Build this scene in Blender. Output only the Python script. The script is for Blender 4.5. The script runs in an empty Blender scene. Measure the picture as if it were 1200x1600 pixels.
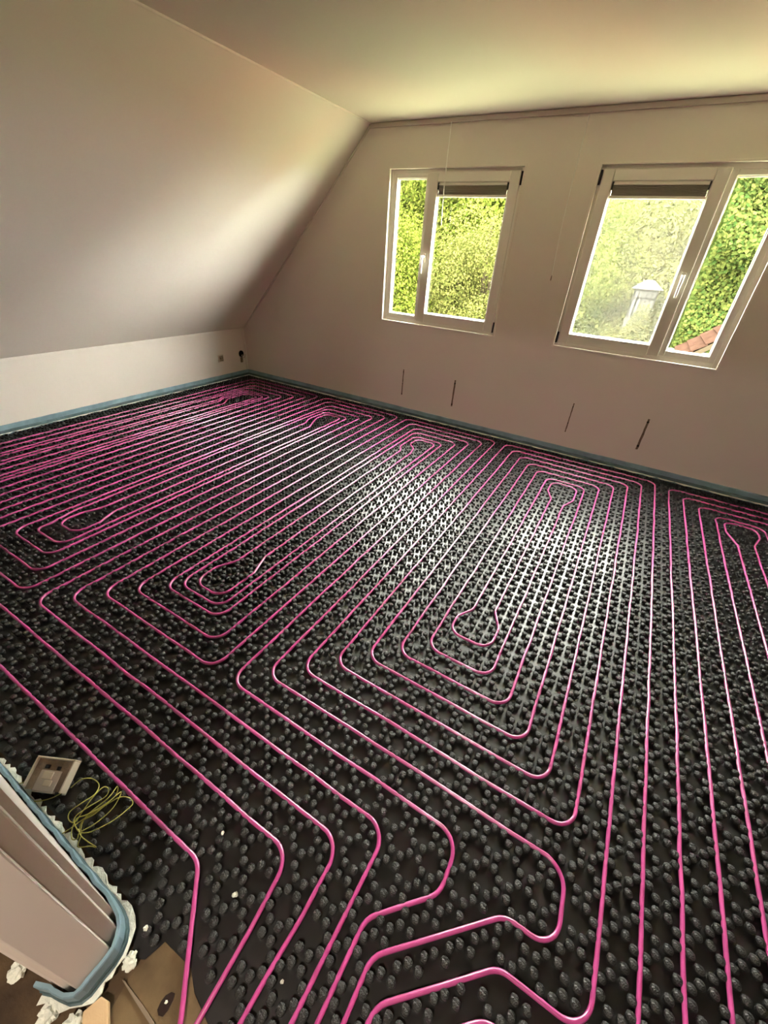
import bpy, bmesh, math, random
import numpy as np
from mathutils import Vector, Matrix

# ------------------------------------------------------------------ camera, sky, lights, exposure
S = bpy.context.scene
COL = S.collection
random.seed(7)
RNG = np.random.default_rng(7)

cam_data = bpy.data.cameras.new('camera')
cam = bpy.data.objects.new('camera', cam_data)
COL.objects.link(cam)
cam_data.sensor_fit = 'VERTICAL'
cam_data.sensor_height = 24.0
cam_data.lens = 635.234 / 1600.0 * 24.0
cam_data.clip_start = 0.02
cam_data.clip_end = 300
_r = Vector((0.85901569, 0.50806552, 0.06294025))
_f = Vector((-0.40054164, 0.74355066, -0.53544263))
_u = Vector((-0.3188392, 0.43474343, 0.84222308))
_m = Matrix((_r, _u, -_f)).transposed().to_4x4()
_m.translation = Vector((4.39528, -3.99585, 1.51547))
cam.matrix_world = _m
S.camera = cam

SKY_STRENGTH = 98.0
SKY_COLOR = (1.0, 0.975, 0.90)
SUN_STRENGTH = 60.0
EXPOSURE = -0.22

world = bpy.data.worlds.new('sky')
S.world = world
world.use_nodes = True
wn = world.node_tree.nodes
wl = world.node_tree.links
bg = wn['Background']
bg.inputs['Color'].default_value = (*SKY_COLOR, 1)
bg.inputs['Strength'].default_value = SKY_STRENGTH

sun_data = bpy.data.lights.new('sun', 'SUN')
sun = bpy.data.objects.new('sun', sun_data)
COL.objects.link(sun)
sun_data.energy = SUN_STRENGTH
sun_data.angle = math.radians(6)
sun_data.color = (1.0, 0.95, 0.82)
sun.rotation_euler = Vector((-0.62, 0.20, -0.76)).to_track_quat('-Z', 'Y').to_euler()

HALL_FILL_W = 62.0
ROOM_FILL_W = 42.0  # watts of the two assumed lamps that fill the dim interior
S.view_settings.view_transform = 'Standard'
S.view_settings.look = 'None'
S.view_settings.exposure = EXPOSURE
S.view_settings.gamma = 1.0
S.view_settings.use_curve_mapping = False
S.cycles.max_bounces = 10
S.cycles.diffuse_bounces = 8
S.cycles.glossy_bounces = 4
S.cycles.transparent_max_bounces = 12
S.cycles.caustics_reflective = False
S.cycles.caustics_refractive = False
S.cycles.sample_clamp_indirect = 12.0
S.cycles.use_denoising = True


# ------------------------------------------------------------------ materials
def principled(name, color, rough=0.6, bump=0.0, bump_scale=40.0, var=0.0, var_scale=3.0, spec=0.5, ior=None, coat=0.0, metal=0.0, color2=None):
    m = bpy.data.materials.new(name)
    m.use_nodes = True
    nt = m.node_tree
    b = nt.nodes['Principled BSDF']
    b.inputs['Base Color'].default_value = (*color, 1)
    b.inputs['Roughness'].default_value = rough
    b.inputs['Specular IOR Level'].default_value = spec
    b.inputs['Metallic'].default_value = metal
    b.inputs['Coat Weight'].default_value = coat
    b.inputs['Coat Roughness'].default_value = 0.15
    if ior:
        b.inputs['IOR'].default_value = ior
    tc = nt.nodes.new('ShaderNodeTexCoord')
    if bump > 0:
        n = nt.nodes.new('ShaderNodeTexNoise')
        n.inputs['Scale'].default_value = bump_scale
        n.inputs['Detail'].default_value = 3
        nt.links.new(tc.outputs['Object'], n.inputs['Vector'])
        bp = nt.nodes.new('ShaderNodeBump')
        bp.inputs['Strength'].default_value = bump
        bp.inputs['Distance'].default_value = 0.01
        nt.links.new(n.outputs['Fac'], bp.inputs['Height'])
        nt.links.new(bp.outputs['Normal'], b.inputs['Normal'])
    if var > 0 or color2:
        n2 = nt.nodes.new('ShaderNodeTexNoise')
        n2.inputs['Scale'].default_value = var_scale
        n2.inputs['Detail'].default_value = 4
        nt.links.new(tc.outputs['Object'], n2.inputs['Vector'])
        mix = nt.nodes.new('ShaderNodeMix')
        mix.data_type = 'RGBA'
        c2 = color2 or tuple(max(0, c * (1 - var)) for c in color)
        mix.inputs['A'].default_value = (*color, 1)
        mix.inputs['B'].default_value = (*c2, 1)
        rmp = nt.nodes.new('ShaderNodeMapRange')
        rmp.inputs['From Min'].default_value = 0.38
        rmp.inputs['From Max'].default_value = 0.62
        nt.links.new(n2.outputs['Fac'], rmp.inputs['Value'])
        nt.links.new(rmp.outputs['Result'], mix.inputs['Factor'])
        nt.links.new(mix.outputs['Result'], b.inputs['Base Color'])
    return m


M = {}
PAINT = (0.86, 0.80, 0.735)
M['wall'] = principled('wall_paint', PAINT, 0.75, 0.05, 90, 0.03, 1.2, 0.25)
M['ceiling'] = principled('ceiling_paint', (0.86, 0.80, 0.725), 0.7, 0.05, 70, 0.02, 1.0, 0.25)
M['trim'] = principled('trim_paint', (0.86, 0.80, 0.73), 0.5, 0.03, 60)
M['moulding'] = principled('moulding_paint', (0.62, 0.56, 0.49), 0.5, 0.05, 40)
M['frame'] = principled('window_plastic', (0.90, 0.87, 0.81), 0.35, 0.02, 30)
M['rubber'] = principled('black_rubber', (0.02, 0.02, 0.02), 0.5)
M['film'] = principled('black_film', (0.003, 0.0028, 0.0025), 0.37, 0.16, 9, 0.3, 5, 0.5, 1.72)
M['knob'] = principled('black_knob_plastic', (0.022, 0.022, 0.0205), 0.34, 0.5, 240, 0, 1, 0.45, 1.5)
M['pipe'] = principled('pink_pipe_plastic', (0.60, 0.078, 0.31), 0.30, 0.05, 120, 0.1, 14, 0.5, 1.6, coat=1.0)
M['blue'] = principled('blue_foam', (0.27, 0.42, 0.50), 0.55, 0.2, 30, 0.25, 8)
M['foil'] = principled('shaded_teal_foil', (0.085, 0.15, 0.165), 0.45, 0.3, 40, 0.3, 12)  # foil skirt, with the shade of the lower fold put into its colour
M['foam'] = principled('white_foam', (0.84, 0.86, 0.76), 0.8, 0.5, 90)
M['wood'] = principled('stained_wood', (0.10, 0.062, 0.03), 0.65, 0.3, 60, 0, 6, 0.3, color2=(0.035, 0.021, 0.012))
M['ply'] = principled('plywood', (0.17, 0.115, 0.055), 0.6, 0.2, 60, 0, 7, 0.3, color2=(0.075, 0.047, 0.022))
M['shim'] = principled('pale_wood', (0.62, 0.43, 0.24), 0.6, 0.2, 50)
M['stick'] = principled('grey_wood', (0.20, 0.15, 0.10), 0.7)
M['oval_spot'] = principled('dark_oval', (0.02, 0.012, 0.008), 0.3)
M['white'] = principled('white_plastic', (0.75, 0.66, 0.52), 0.4)
M['socket'] = principled('aged_plastic', (0.62, 0.54, 0.45), 0.4)
M['brownbox'] = principled('brown_plastic', (0.33, 0.25, 0.17), 0.7, 0.3, 90, 0.4, 30)  # mottled brown, darker than the plastic around it
M['hole'] = principled('dark_cavity', (0.008, 0.007, 0.006), 0.9)
M['wire'] = principled('yellow_green_wire', (0.46, 0.44, 0.09), 0.4)
M['mark'] = principled('bare_plaster', (0.24, 0.165, 0.11), 0.8, 0.3, 120, 0.4, 60)
M['mark2'] = principled('screw_hole', (0.02, 0.015, 0.01), 0.9)
M['cord'] = principled('white_cord', (0.95, 0.93, 0.88), 0.6)
M['blind'] = principled('blind_fabric', (0.36, 0.33, 0.28), 0.8, 0.1, 200)
M['brick'] = principled('outer_brick', (0.3, 0.14, 0.09), 0.85)
M['lawn'] = principled('pale_paving', (0.25, 0.26, 0.15), 0.9, 0.2, 5, 0.2, 1)
M['bark'] = principled('bark', (0.018, 0.014, 0.009), 0.9, 0.5, 30, spec=0.0)
M['tile'] = principled('red_tile', (0.019, 0.0105, 0.0075), 0.8, 0.2, 30, 0.3, 5, 0.0)
M['pavilion'] = principled('white_painted_timber', (0.034, 0.034, 0.032), 0.8, spec=0.0)
M['pavglass'] = principled('grey_glazing', (0.0022, 0.0023, 0.0023), 0.8, spec=0.0)
M['lamp'] = principled('fill_lamp_shade', (0.8, 0.78, 0.72), 0.5)


def leaf_material(name, c1, c2):
    m = bpy.data.materials.new(name)
    m.use_nodes = True
    nt = m.node_tree
    nt.nodes.clear()
    out = nt.nodes.new('ShaderNodeOutputMaterial')
    geo = nt.nodes.new('ShaderNodeNewGeometry')
    ramp = nt.nodes.new('ShaderNodeMix')
    ramp.data_type = 'RGBA'
    ramp.inputs['A'].default_value = (*c1, 1)
    ramp.inputs['B'].default_value = (*c2, 1)
    nt.links.new(geo.outputs['Random Per Island'], ramp.inputs['Factor'])
    d = nt.nodes.new('ShaderNodeBsdfDiffuse')
    t = nt.nodes.new('ShaderNodeBsdfTranslucent')
    mx = nt.nodes.new('ShaderNodeMixShader')
    mx.inputs[0].default_value = 0.35
    nt.links.new(ramp.outputs['Result'], d.inputs['Color'])
    nt.links.new(ramp.outputs['Result'], t.inputs['Color'])
    nt.links.new(d.outputs[0], mx.inputs[1])
    nt.links.new(t.outputs[0], mx.inputs[2])
    nt.links.new(mx.outputs[0], out.inputs['Surface'])
    return m


M['leaf_lime'] = leaf_material('lime_leaves', (0.060, 0.066, 0.012), (0.022, 0.033, 0.004))
M['leaf_yellow'] = leaf_material('yellow_green_leaves', (0.062, 0.061, 0.017), (0.024, 0.029, 0.007))
M['leaf_ivy'] = leaf_material('ivy_leaves', (0.050, 0.056, 0.014), (0.013, 0.025, 0.006))
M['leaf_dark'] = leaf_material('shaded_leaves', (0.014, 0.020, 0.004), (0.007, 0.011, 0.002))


def glass_material(name, haze):
    m = bpy.data.materials.new(name)
    m.use_nodes = True
    nt = m.node_tree
    nt.nodes.clear()
    out = nt.nodes.new('ShaderNodeOutputMaterial')
    tr = nt.nodes.new('ShaderNodeBsdfTransparent')
    tr.inputs['Color'].default_value = (0.95, 0.97, 0.95, 1)
    gl = nt.nodes.new('ShaderNodeBsdfGlossy')
    gl.inputs['Roughness'].default_value = 0.02
    mx = nt.nodes.new('ShaderNodeMixShader')
    mx.inputs[0].default_value = 0.06
    nt.links.new(tr.outputs[0], mx.inputs[1])
    nt.links.new(gl.outputs[0], mx.inputs[2])
    last = mx
    if haze:
        tl = nt.nodes.new('ShaderNodeBsdfTranslucent')
        tl.inputs['Color'].default_value = (0.55, 0.56, 0.49, 1)
        m2 = nt.nodes.new('ShaderNodeMixShader')
        m2.inputs[0].default_value = haze
        nt.links.new(mx.outputs[0], m2.inputs[1])
        nt.links.new(tl.outputs[0], m2.inputs[2])
        last = m2
    nt.links.new(last.outputs[0], out.inputs['Surface'])
    return m


M['glass'] = glass_material('clear_glass', 0)
M['hazy'] = glass_material('hazy_glass', 0.0115)


# ------------------------------------------------------------------ helpers
def mesh_from(name, V, F, mat=None, smooth=False):
    me = bpy.data.meshes.new(name)
    me.from_pydata([tuple(v) for v in V], [], [tuple(f) for f in F])
    me.update()
    if mat:
        me.materials.append(mat)
    if smooth:
        me.polygons.foreach_set('use_smooth', [True] * len(me.polygons))
    return me


def link(name, me, parent=None):
    o = bpy.data.objects.new(name, me)
    COL.objects.link(o)
    if parent:
        o.parent = parent
    return o


def tag(o, label=None, cat=None, group=None, kind=None):
    if label:
        o['label'] = label
    if cat:
        o['category'] = cat
    if group:
        o['group'] = group
    if kind:
        o['kind'] = kind
    return o


def empty(name, loc=(0, 0, 0), rot=(0, 0, 0)):
    o = bpy.data.objects.new(name, None)
    COL.objects.link(o)
    o.location = loc
    o.rotation_euler = rot
    o.empty_display_size = 0.1
    return o


class MB:
    """collects boxes, prisms and tubes in one bmesh"""
    def __init__(self):
        self.V, self.F, self.sm = [], [], []

    def add(self, V, F, smooth=False):
        b = len(self.V)
        self.V += [tuple(v) for v in V]
        self.F += [tuple(i + b for i in f) for f in F]
        self.sm += [smooth] * len(F)
        return self

    def box(self, x0, x1, y0, y1, z0, z1):
        V = [(x, y, z) for z in (z0, z1) for y in (y0, y1) for x in (x0, x1)]
        F = [(0, 2, 3, 1), (4, 5, 7, 6), (0, 1, 5, 4), (2, 6, 7, 3), (0, 4, 6, 2), (1, 3, 7, 5)]
        return self.add(V, F)

    def prism(self, poly, z0, z1):
        n = len(poly)
        a = sum(poly[i][0] * poly[(i + 1) % n][1] - poly[(i + 1) % n][0] * poly[i][1] for i in range(n))
        if a < 0:
            poly = poly[::-1]
        V = [(x, y, z0) for x, y in poly] + [(x, y, z1) for x, y in poly]
        F = [tuple(range(n))[::-1], tuple(range(n, 2 * n))] + [(i, (i + 1) % n, n + (i + 1) % n, n + i) for i in range(n)]
        return self.add(V, F)

    def tube(self, pts, r, sides=8, closed=False, cap=True):
        V, F = tube_arrays(pts, r, sides)
        n = len(pts)
        if cap:
            F = F + [tuple(range(sides))[::-1], tuple(range((n - 1) * sides, n * sides))]
        return self.add(V, F, True)

    def cyl(self, c, axis, r, h, sides=16, r2=None):
        """cylinder from point c along axis 'x','y','z' for length h"""
        r2 = r if r2 is None else r2
        ax = {'x': Vector((1, 0, 0)), 'y': Vector((0, 1, 0)), 'z': Vector((0, 0, 1))}[axis]
        c = Vector(c)
        q = ax.to_track_quat('Z', 'Y').to_matrix()
        V = []
        for k, rr in ((0, r), (1, r2)):
            for i in range(sides):
                a = 2 * math.pi * i / sides
                V.append(c + ax * (h * k) + q @ Vector((rr * math.cos(a), rr * math.sin(a), 0)))
        F = [tuple(range(sides))[::-1], tuple(range(sides, 2 * sides))] + [(i, (i + 1) % sides, sides + (i + 1) % sides, sides + i) for i in range(sides)]
        return self.add(V, F)

    def build(self, name, mat, parent=None, bevel=0.0, smooth=None):
        me = mesh_from(name, self.V, self.F, mat)
        sm = self.sm if smooth is None else [smooth] * len(self.F)
        me.polygons.foreach_set('use_smooth', sm)
        if bevel > 0:
            bm = bmesh.new()
            bm.from_mesh(me)
            ed = [e for e in bm.edges if len(e.link_faces) == 2 and e.calc_face_angle(0) > 0.6]
            bmesh.ops.bevel(bm, geom=ed, offset=bevel, segments=2, affect='EDGES', profile=0.6, clamp_overlap=True)
            bm.to_mesh(me)
            bm.free()
        return link(name, me, parent)


def tube_arrays(pts, r, sides):
    P = np.array(pts, float)
    n = len(P)
    T = np.zeros_like(P)
    T[1:-1] = P[2:] - P[:-2]
    T[0] = P[1] - P[0]
    T[-1] = P[-1] - P[-2]
    T /= np.linalg.norm(T, axis=1, keepdims=True) + 1e-12
    up = np.array([0, 0, 1.0])
    N = np.zeros_like(P)
    ref = np.cross(T[0], up)
    if np.linalg.norm(ref) < 0.2:
        ref = np.array([1.0, 0, 0])
    for i in range(n):
        v = ref - T[i] * (ref @ T[i])
        v /= np.linalg.norm(v) + 1e-12
        N[i] = v
        ref = v
    B = np.cross(T, N)
    a = np.arange(sides) * 2 * math.pi / sides
    rr = np.broadcast_to(np.asarray(r, float), (n,))
    V = P[:, None, :] + rr[:, None, None] * (np.cos(a)[None, :, None] * N[:, None, :] + np.sin(a)[None, :, None] * B[:, None, :])
    V = V.reshape(-1, 3)
    F = []
    for i in range(n - 1):
        for j in range(sides):
            k = (j + 1) % sides
            F.append((i * sides + j, i * sides + k, (i + 1) * sides + k, (i + 1) * sides + j))
    return V.tolist(), F


def spline(pts, per=6):
    """Catmull-Rom through points"""
    P = [Vector(p) for p in pts]
    P = [P[0] * 2 - P[1]] + P + [P[-1] * 2 - P[-2]]
    out = []
    for i in range(1, len(P) - 2):
        for k in range(per):
            t = k / per
            a, b, c, d = P[i - 1], P[i], P[i + 1], P[i + 2]
            out.append(0.5 * ((2 * b) + (c - a) * t + (2 * a - 5 * b + 4 * c - d) * t * t + (3 * b - a - 3 * c + d) * t ** 3))
    out.append(P[-2])
    return [tuple(p) for p in out]


# ------------------------------------------------------------------ the room
W, KNEE, CEIL, XC = 6.9, 0.598, 2.451, 1.838
YB = -4.017                                   # room face of the back wall
WIN1 = (2.050, 3.238, 0.940, 2.147)
WIN2 = (3.782, 4.974, 0.938, 2.146)


def structure(mb, name, mat, bevel=0):
    return tag(mb.build(name, mat, None, bevel), kind='structure')


structure(MB().box(-0.3, W + 0.3, -6.6, 0.3, -0.2, 0.0), 'floor', M['wood'])

# gable wall with two openings
xs = sorted({-0.3, W + 0.3, WIN1[0], WIN1[1], WIN2[0], WIN2[1]})
zs = sorted({0.0, 2.75, WIN1[2], WIN1[3], WIN2[2], WIN2[3]})
mb = MB()
cols = [(-0.3, WIN1[0], None), (WIN1[0], WIN1[1], WIN1), (WIN1[1], WIN2[0], None), (WIN2[0], WIN2[1], WIN2), (WIN2[1], W + 0.3, None)]
for x0, x1, w in cols:
    if w is None:
        mb.box(x0, x1, 0.0, 0.115, -0.2, 2.75)
    else:
        mb.box(x0, x1, 0.0, 0.115, -0.2, w[2])
        mb.box(x0, x1, 0.0, 0.115, w[3], 2.75)
structure(mb, 'wall_gable', M['wall'])

structure(MB().box(-0.3, 0.0, -6.6, 0.0, -0.2, KNEE), 'wall_left', M['wall'])
structure(MB().box(W, W + 0.3, -6.6, 0.0, -0.2, KNEE), 'wall_right', M['wall'])


def slope(x0, z0, x1, z1, name):
    n = Vector((-(z1 - z0), 0, x1 - x0)).normalized() * 0.2
    if n.z < 0:
        n = -n
    e = Vector((x1 - x0, 0, z1 - z0)).normalized() * 0.25
    a, b = Vector((x0, 0, z0)), Vector((x1, 0, z1))
    pts = [a, b, b + n + e * 0.0, a + n - e]
    V = [(p.x, y, p.z) for y in (-6.6, 0.0) for p in pts]
    F = [(0, 1, 2, 3), (4, 7, 6, 5), (0, 4, 5, 1), (1, 5, 6, 2), (2, 6, 7, 3), (3, 7, 4, 0)]
    m = MB()
    m.add(V, F)
    return structure(m, name, M['ceiling'])


slope(0.0, KNEE, XC, CEIL, 'ceiling_left')
slope(W, KNEE, W - XC, CEIL, 'ceiling_right')
structure(MB().box(XC - 0.15, W - XC + 0.15, -6.6, 0.0, CEIL, CEIL + 0.25), 'ceiling', M['ceiling'])
structure(MB().box(-0.3, W + 0.3, -6.9, -6.6, -0.2, 2.75), 'wall_hall', M['wall'])

# back wall with the doorway the picture is taken from, and its lining
DX0, DX1 = 3.716, 4.86
back = tag(empty('wall_back', (0, YB, 0)), kind='structure')


def back_part(mb, name, mat, bevel=0.0):
    o = mb.build(name, mat, None, bevel)
    o.parent = back
    o.matrix_parent_inverse = Matrix.Translation((0, -YB, 0))
    return o


back_part(MB().box(0.0, 3.717, -4.158, YB, 0.0, CEIL).box(DX1 + 0.06, W, -4.158, YB, 0.0, CEIL).box(3.717, DX1 + 0.06, -4.158, YB, 2.12, CEIL), 'wall_panel', M['wall'])
back_part(MB().box(3.700, 3.757, -4.0605, YB - 0.013, 0.0, 2.12), 'architrave', M['trim'], 0.003)
back_part(MB().box(3.710, 3.776, -4.135, -4.060, 0.0, 2.12), 'door_lining', M['trim'], 0.003)
back_part(MB().box(3.705, 3.752, -4.149, -4.134, 0.0, 2.12), 'architrave', M['trim'], 0.003)
back_part(MB().box(DX1, DX1 + 0.06, -4.150, -4.03, 0.0, 2.12), 'door_lining', M['trim'], 0.003)
back_part(MB().box(3.717, DX1, -4.150, -4.03, 2.08, 2.12), 'lintel_lining', M['trim'], 0.003)

# trims
def trim(mb, name, mat, bevel=0.002):
    return tag(mb.build(name, mat, None, bevel), kind='structure')


trim(MB().box(0.0, 0.014, YB, -0.004, KNEE - 0.022, KNEE + 0.004), 'trim_1', M['trim'])                    # over the knee wall
trim(MB().box(0.0, 0.010, -0.030, -0.001, 0.0, KNEE - 0.02), 'trim_2', M['trim'])                           # its corner
trim(MB().box(XC - 0.01, W - XC + 0.01, -0.020, -0.001, CEIL - 0.034, CEIL - 0.006)
     .box(XC - 0.01, W - XC + 0.01, -0.012, -0.001, CEIL - 0.006, CEIL - 0.0005), 'trim_3', M['moulding'])   # moulding over the gable
trim(MB().tube([(XC + 0.002, -0.02, CEIL - 0.004), (XC + 0.002, -2.0, CEIL - 0.004), (XC + 0.002, YB, CEIL - 0.004)], 0.008, 8), 'trim_4', M['trim'], 0)
trim(MB().tube([(0.02, -0.006, KNEE + 0.012), (XC * 0.5 + 0.008, -0.006, (KNEE + CEIL) / 2 - 0.004), (XC, -0.006, CEIL - 0.014)], 0.008, 8), 'trim_5', M['trim'], 0)


# ------------------------------------------------------------------ windows
def ring(mb, x0, x1, z0, z1, wl_, wr, wb, wt, y0, y1):
    mb.box(x0, x0 + wl_, y0, y1, z0, z1)
    mb.box(x1 - wr, x1, y0, y1, z0, z1)
    mb.box(x0 + wl_, x1 - wr, y0, y1, z0, z0 + wb)
    mb.box(x0 + wl_, x1 - wr, y0, y1, z1 - wt, z1)
    return mb


def window(name, rect, sash_rect, fixed_glass, sash_glass, handle_x, handle_z, hinge_x, hinge_side, hazy):
    x0, x1, z0, z1 = rect
    root = tag(empty(name, (x0, 0.05, z0)), kind='structure')
    inv = Matrix.Translation((-x0, -0.05, -z0))

    def put(mb, nm, mat, bevel=0.0, parent=None):
        o = mb.build(nm, mat, None, bevel)
        o.parent = parent or root
        if parent is None:
            o.matrix_parent_inverse = inv
        return o
    fy0, fy1 = 0.034, 0.088
    gx0, gx1, gz0, gz1 = fixed_glass
    sx0, sx1, sz0, sz1 = sash_rect
    # outer frame as one ring around the fixed light and the sash
    fm = MB()
    ring(fm, x0 + .001, x1 - .001, z0 + .001, z1 - .001, 0.030, 0.030, 0.034, 0.034, fy0, fy1)
    if sx0 > gx0:
        ring(fm, x0 + .030, sx0 + 0.012, z0 + .034, z1 - .034, gx0 - x0 - .03, sx0 + 0.012 - gx1, gz0 - z0 - .034, z1 - .034 - gz1, fy0, fy1)
    else:
        ring(fm, sx1 - 0.012, x1 - .03, z0 + .034, z1 - .034, gx0 - (sx1 - 0.012), x1 - .03 - gx1, gz0 - z0 - .034, z1 - .034 - gz1, fy0, fy1)
    put(fm, 'window_frame', M['frame'], 0.004)
    put(ring(MB(), x0 - 0.012, x1 + 0.012, z0 - 0.012, z1 + 0.012, 0.014, 0.014, 0.014, 0.014, -0.006, 0.033), 'casing_bead', M['trim'], 0.002)
    put(ring(MB(), gx0 - .002, gx1 + .002, gz0 - .002, gz1 + .002, 0.010, 0.010, 0.010, 0.010, 0.046, 0.066), 'glazing_bead', M['frame'], 0.002)
    put(MB().box(gx0 - .004, gx1 + .004, 0.072, 0.076, gz0 - .004, gz1 + .004), 'fixed_glass', M['glass'])
    # the opening sash stands a little proud of the frame
    a0, a1, b0, b1 = sash_glass
    sash = put(ring(MB(), sx0, sx1, sz0, sz1, a0 - sx0, sx1 - a1, b0 - sz0, sz1 - b1, 0.016, 0.072), 'sash', M['frame'], 0.006)
    bd = ring(MB(), a0 - .002, a1 + .002, b0 - .002, b1 + .002, 0.010, 0.010, 0.010, 0.010, 0.030, 0.055)
    o = bd.build('glazing_bead', M['frame'], None, 0.002)
    o.parent = sash
    o.matrix_parent_inverse = Matrix.Identity(4)
    o = MB().box(a0 - .004, a1 + .004, 0.060, 0.064, b0 - .004, b1 + .004).build('sash_glass', M['hazy'] if hazy else M['glass'])
    o.parent = sash
    # gathered blind at the head of the sash glass
    bl = empty('pleated_blind', (a0, 0.028, b1))
    bl.parent = root
    bl.matrix_parent_inverse = inv
    binv = Matrix.Translation((-a0, -0.028, -b1))

    def bput(mb, nm, mat, bevel=0.0):
        q = mb.build(nm, mat, None, bevel)
        q.parent = bl
        q.matrix_parent_inverse = binv
    bput(MB().box(a0 + .008, a1 - .008, 0.020, 0.044, b1 - .022, b1 - .008), 'head_rail', M['frame'], 0.003)
    bput(MB().box(a0 + .008, a1 - .008, 0.018, 0.044, b1 - .100, b1 - .084), 'bottom_rail', M['frame'], 0.003)
    fb = MB()
    n = 9
    za, zb = b1 - .083, b1 - .023
    V, F = [], []
    for i in range(n * 2 + 1):
        z = za + (zb - za) * i / (n * 2)
        y = 0.024 + (0.006 if i % 2 else 0.0)
        V += [(a0 + .012, y, z), (a1 - .012, y, z), (a1 - .012, 0.040, z), (a0 + .012, 0.040, z)]
    for i in range(n * 2):
        p = i * 4
        F += [(p, p + 1, p + 5, p + 4), (p + 1, p + 2, p + 6, p + 5), (p + 2, p + 3, p + 7, p + 6), (p + 3, p, p + 4, p + 7)]
    fb.add(V, F)
    bput(fb, 'pleated_fabric', M['blind'])
    for bx in (a0 + .003, a1 - .013):
        bput(MB().box(bx, bx + .010, 0.016, 0.046, b1 - .050, b1 - .004), 'end_clip', M['rubber'])
    # handle: rose and lever
    hx = handle_x
    h = empty('handle', (hx, 0.016, handle_z))
    h.parent = root
    h.matrix_parent_inverse = inv
    hinv = Matrix.Translation((-hx, -0.016, -handle_z))
    q = MB().box(hx - .014, hx + .014, 0.006, 0.016, handle_z - .045, handle_z + .025).build('rose', M['frame'], None, 0.003)
    q.parent = h
    q.matrix_parent_inverse = hinv
    lv = MB().cyl((hx, -0.034, handle_z), 'y', .009, .042, 12)
    lv.tube([(hx, -0.034, handle_z + .008), (hx, -0.036, handle_z - .03), (hx, -0.034, handle_z - .09), (hx, -0.030, handle_z - .135)], [.011, .010, .009, .008], 10)
    q = lv.build('lever', M['frame'], None, 0)
    q.parent = h
    q.matrix_parent_inverse = hinv
    for hz0 in (z1 - .115, z0 + .025):
        put(MB().cyl((hinge_x, 0.012, hz0), 'z', .008, .085, 10).box(hinge_x - .006, hinge_x + .006, 0.010, 0.036, hz0 + .005, hz0 + .08), 'hinge', M['rubber'])
    # outside sill board
    put(MB().box(x0 - .03, x1 + .03, 0.116, 0.20, z0 - .05, z0 - .012), 'window_sill', M['frame'])
    return root


window('window_1', WIN1, (2.432, 3.212, 0.966, 2.124), (2.112, 2.402, 1.010, 2.085), (2.514, 3.132, 1.046, 2.055), 2.458, 1.515, 3.224, 1, False)
window('window_2', WIN2, (3.806, 4.572, 0.964, 2.122), (4.612, 4.902, 1.014, 2.082), (3.882, 4.490, 1.042, 2.055), 4.531, 1.512, 3.795, -1, True)


# ------------------------------------------------------------------ the five heating pipes
GX, GY = 4.814, -3.283                        # a pipe channel of the 50 mm grid
CENTRE = []
PIPE_R, PIPE_Z = 0.0064, 0.0142


def lx(i):
    return GX + 0.05 * i


FAR0 = -0.133
far_rows = {}
FAR = {  # (left leg, right leg): (row y, [left extra waypoints going down], [right extra])
    (-24, 2): (FAR0, [], []), (-22, 0): (FAR0 - .1, [], []), (-20, -2): (FAR0 - .2, [], []), (-18, -4): (FAR0 - .3, [], []),
    (-16, -6): (FAR0 - .4, [], []), (-14, -8): (FAR0 - .5, [], []),
    (-12, -10): (FAR0 - .55, [(-13, -.86), (-12, -.98)], [(-9, -.92), (-10, -1.05)]),
}
for sh in (0, -22):
    FAR.update({
        (-46 + sh, -26 + sh): (FAR0, [], []), (-44 + sh, -28 + sh): (FAR0 - .1, [], []), (-42 + sh, -30 + sh): (FAR0 - .2, [], []),
        (-41 + sh, -32 + sh): (FAR0 - .3, [], []),
        (-39 + sh, -34 + sh): (FAR0 - .4, [(-40 + sh, -.83), (-39 + sh, -.93)], []),
        (-37 + sh, -35 + sh): (FAR0 - .45, [(-39 + sh, -.76), (-37 + sh, -.99)] if sh else [(-39, -.74), (-37.6, -.80), (-37, -.92)], []),
    })
FAR.update({
    (-92, -70): (FAR0, [], []), (-90, -72): (FAR0 - .1, [], []), (-88, -74): (FAR0 - .2, [], []), (-87, -76): (FAR0 - .3, [], []),
    (-85, -78): (FAR0 - .4, [(-86, -.90), (-85, -.98)], []), (-84, -79): (FAR0 - .45, [(-85, -.93), (-84, -1.03)], []),
    (-82, -80): (FAR0 - .5, [(-84, -.91), (-82, -1.05)], []),
    (4, 22): (-.183, [], []), (6, 20): (-.283, [], []), (8, 18): (-.383, [], []), (10, 16): (-.483, [], []),
    (12, 14): (-.533, [(11, -.70), (12, -.86)], [(15, -.66), (14, -.80)]),
})
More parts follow.
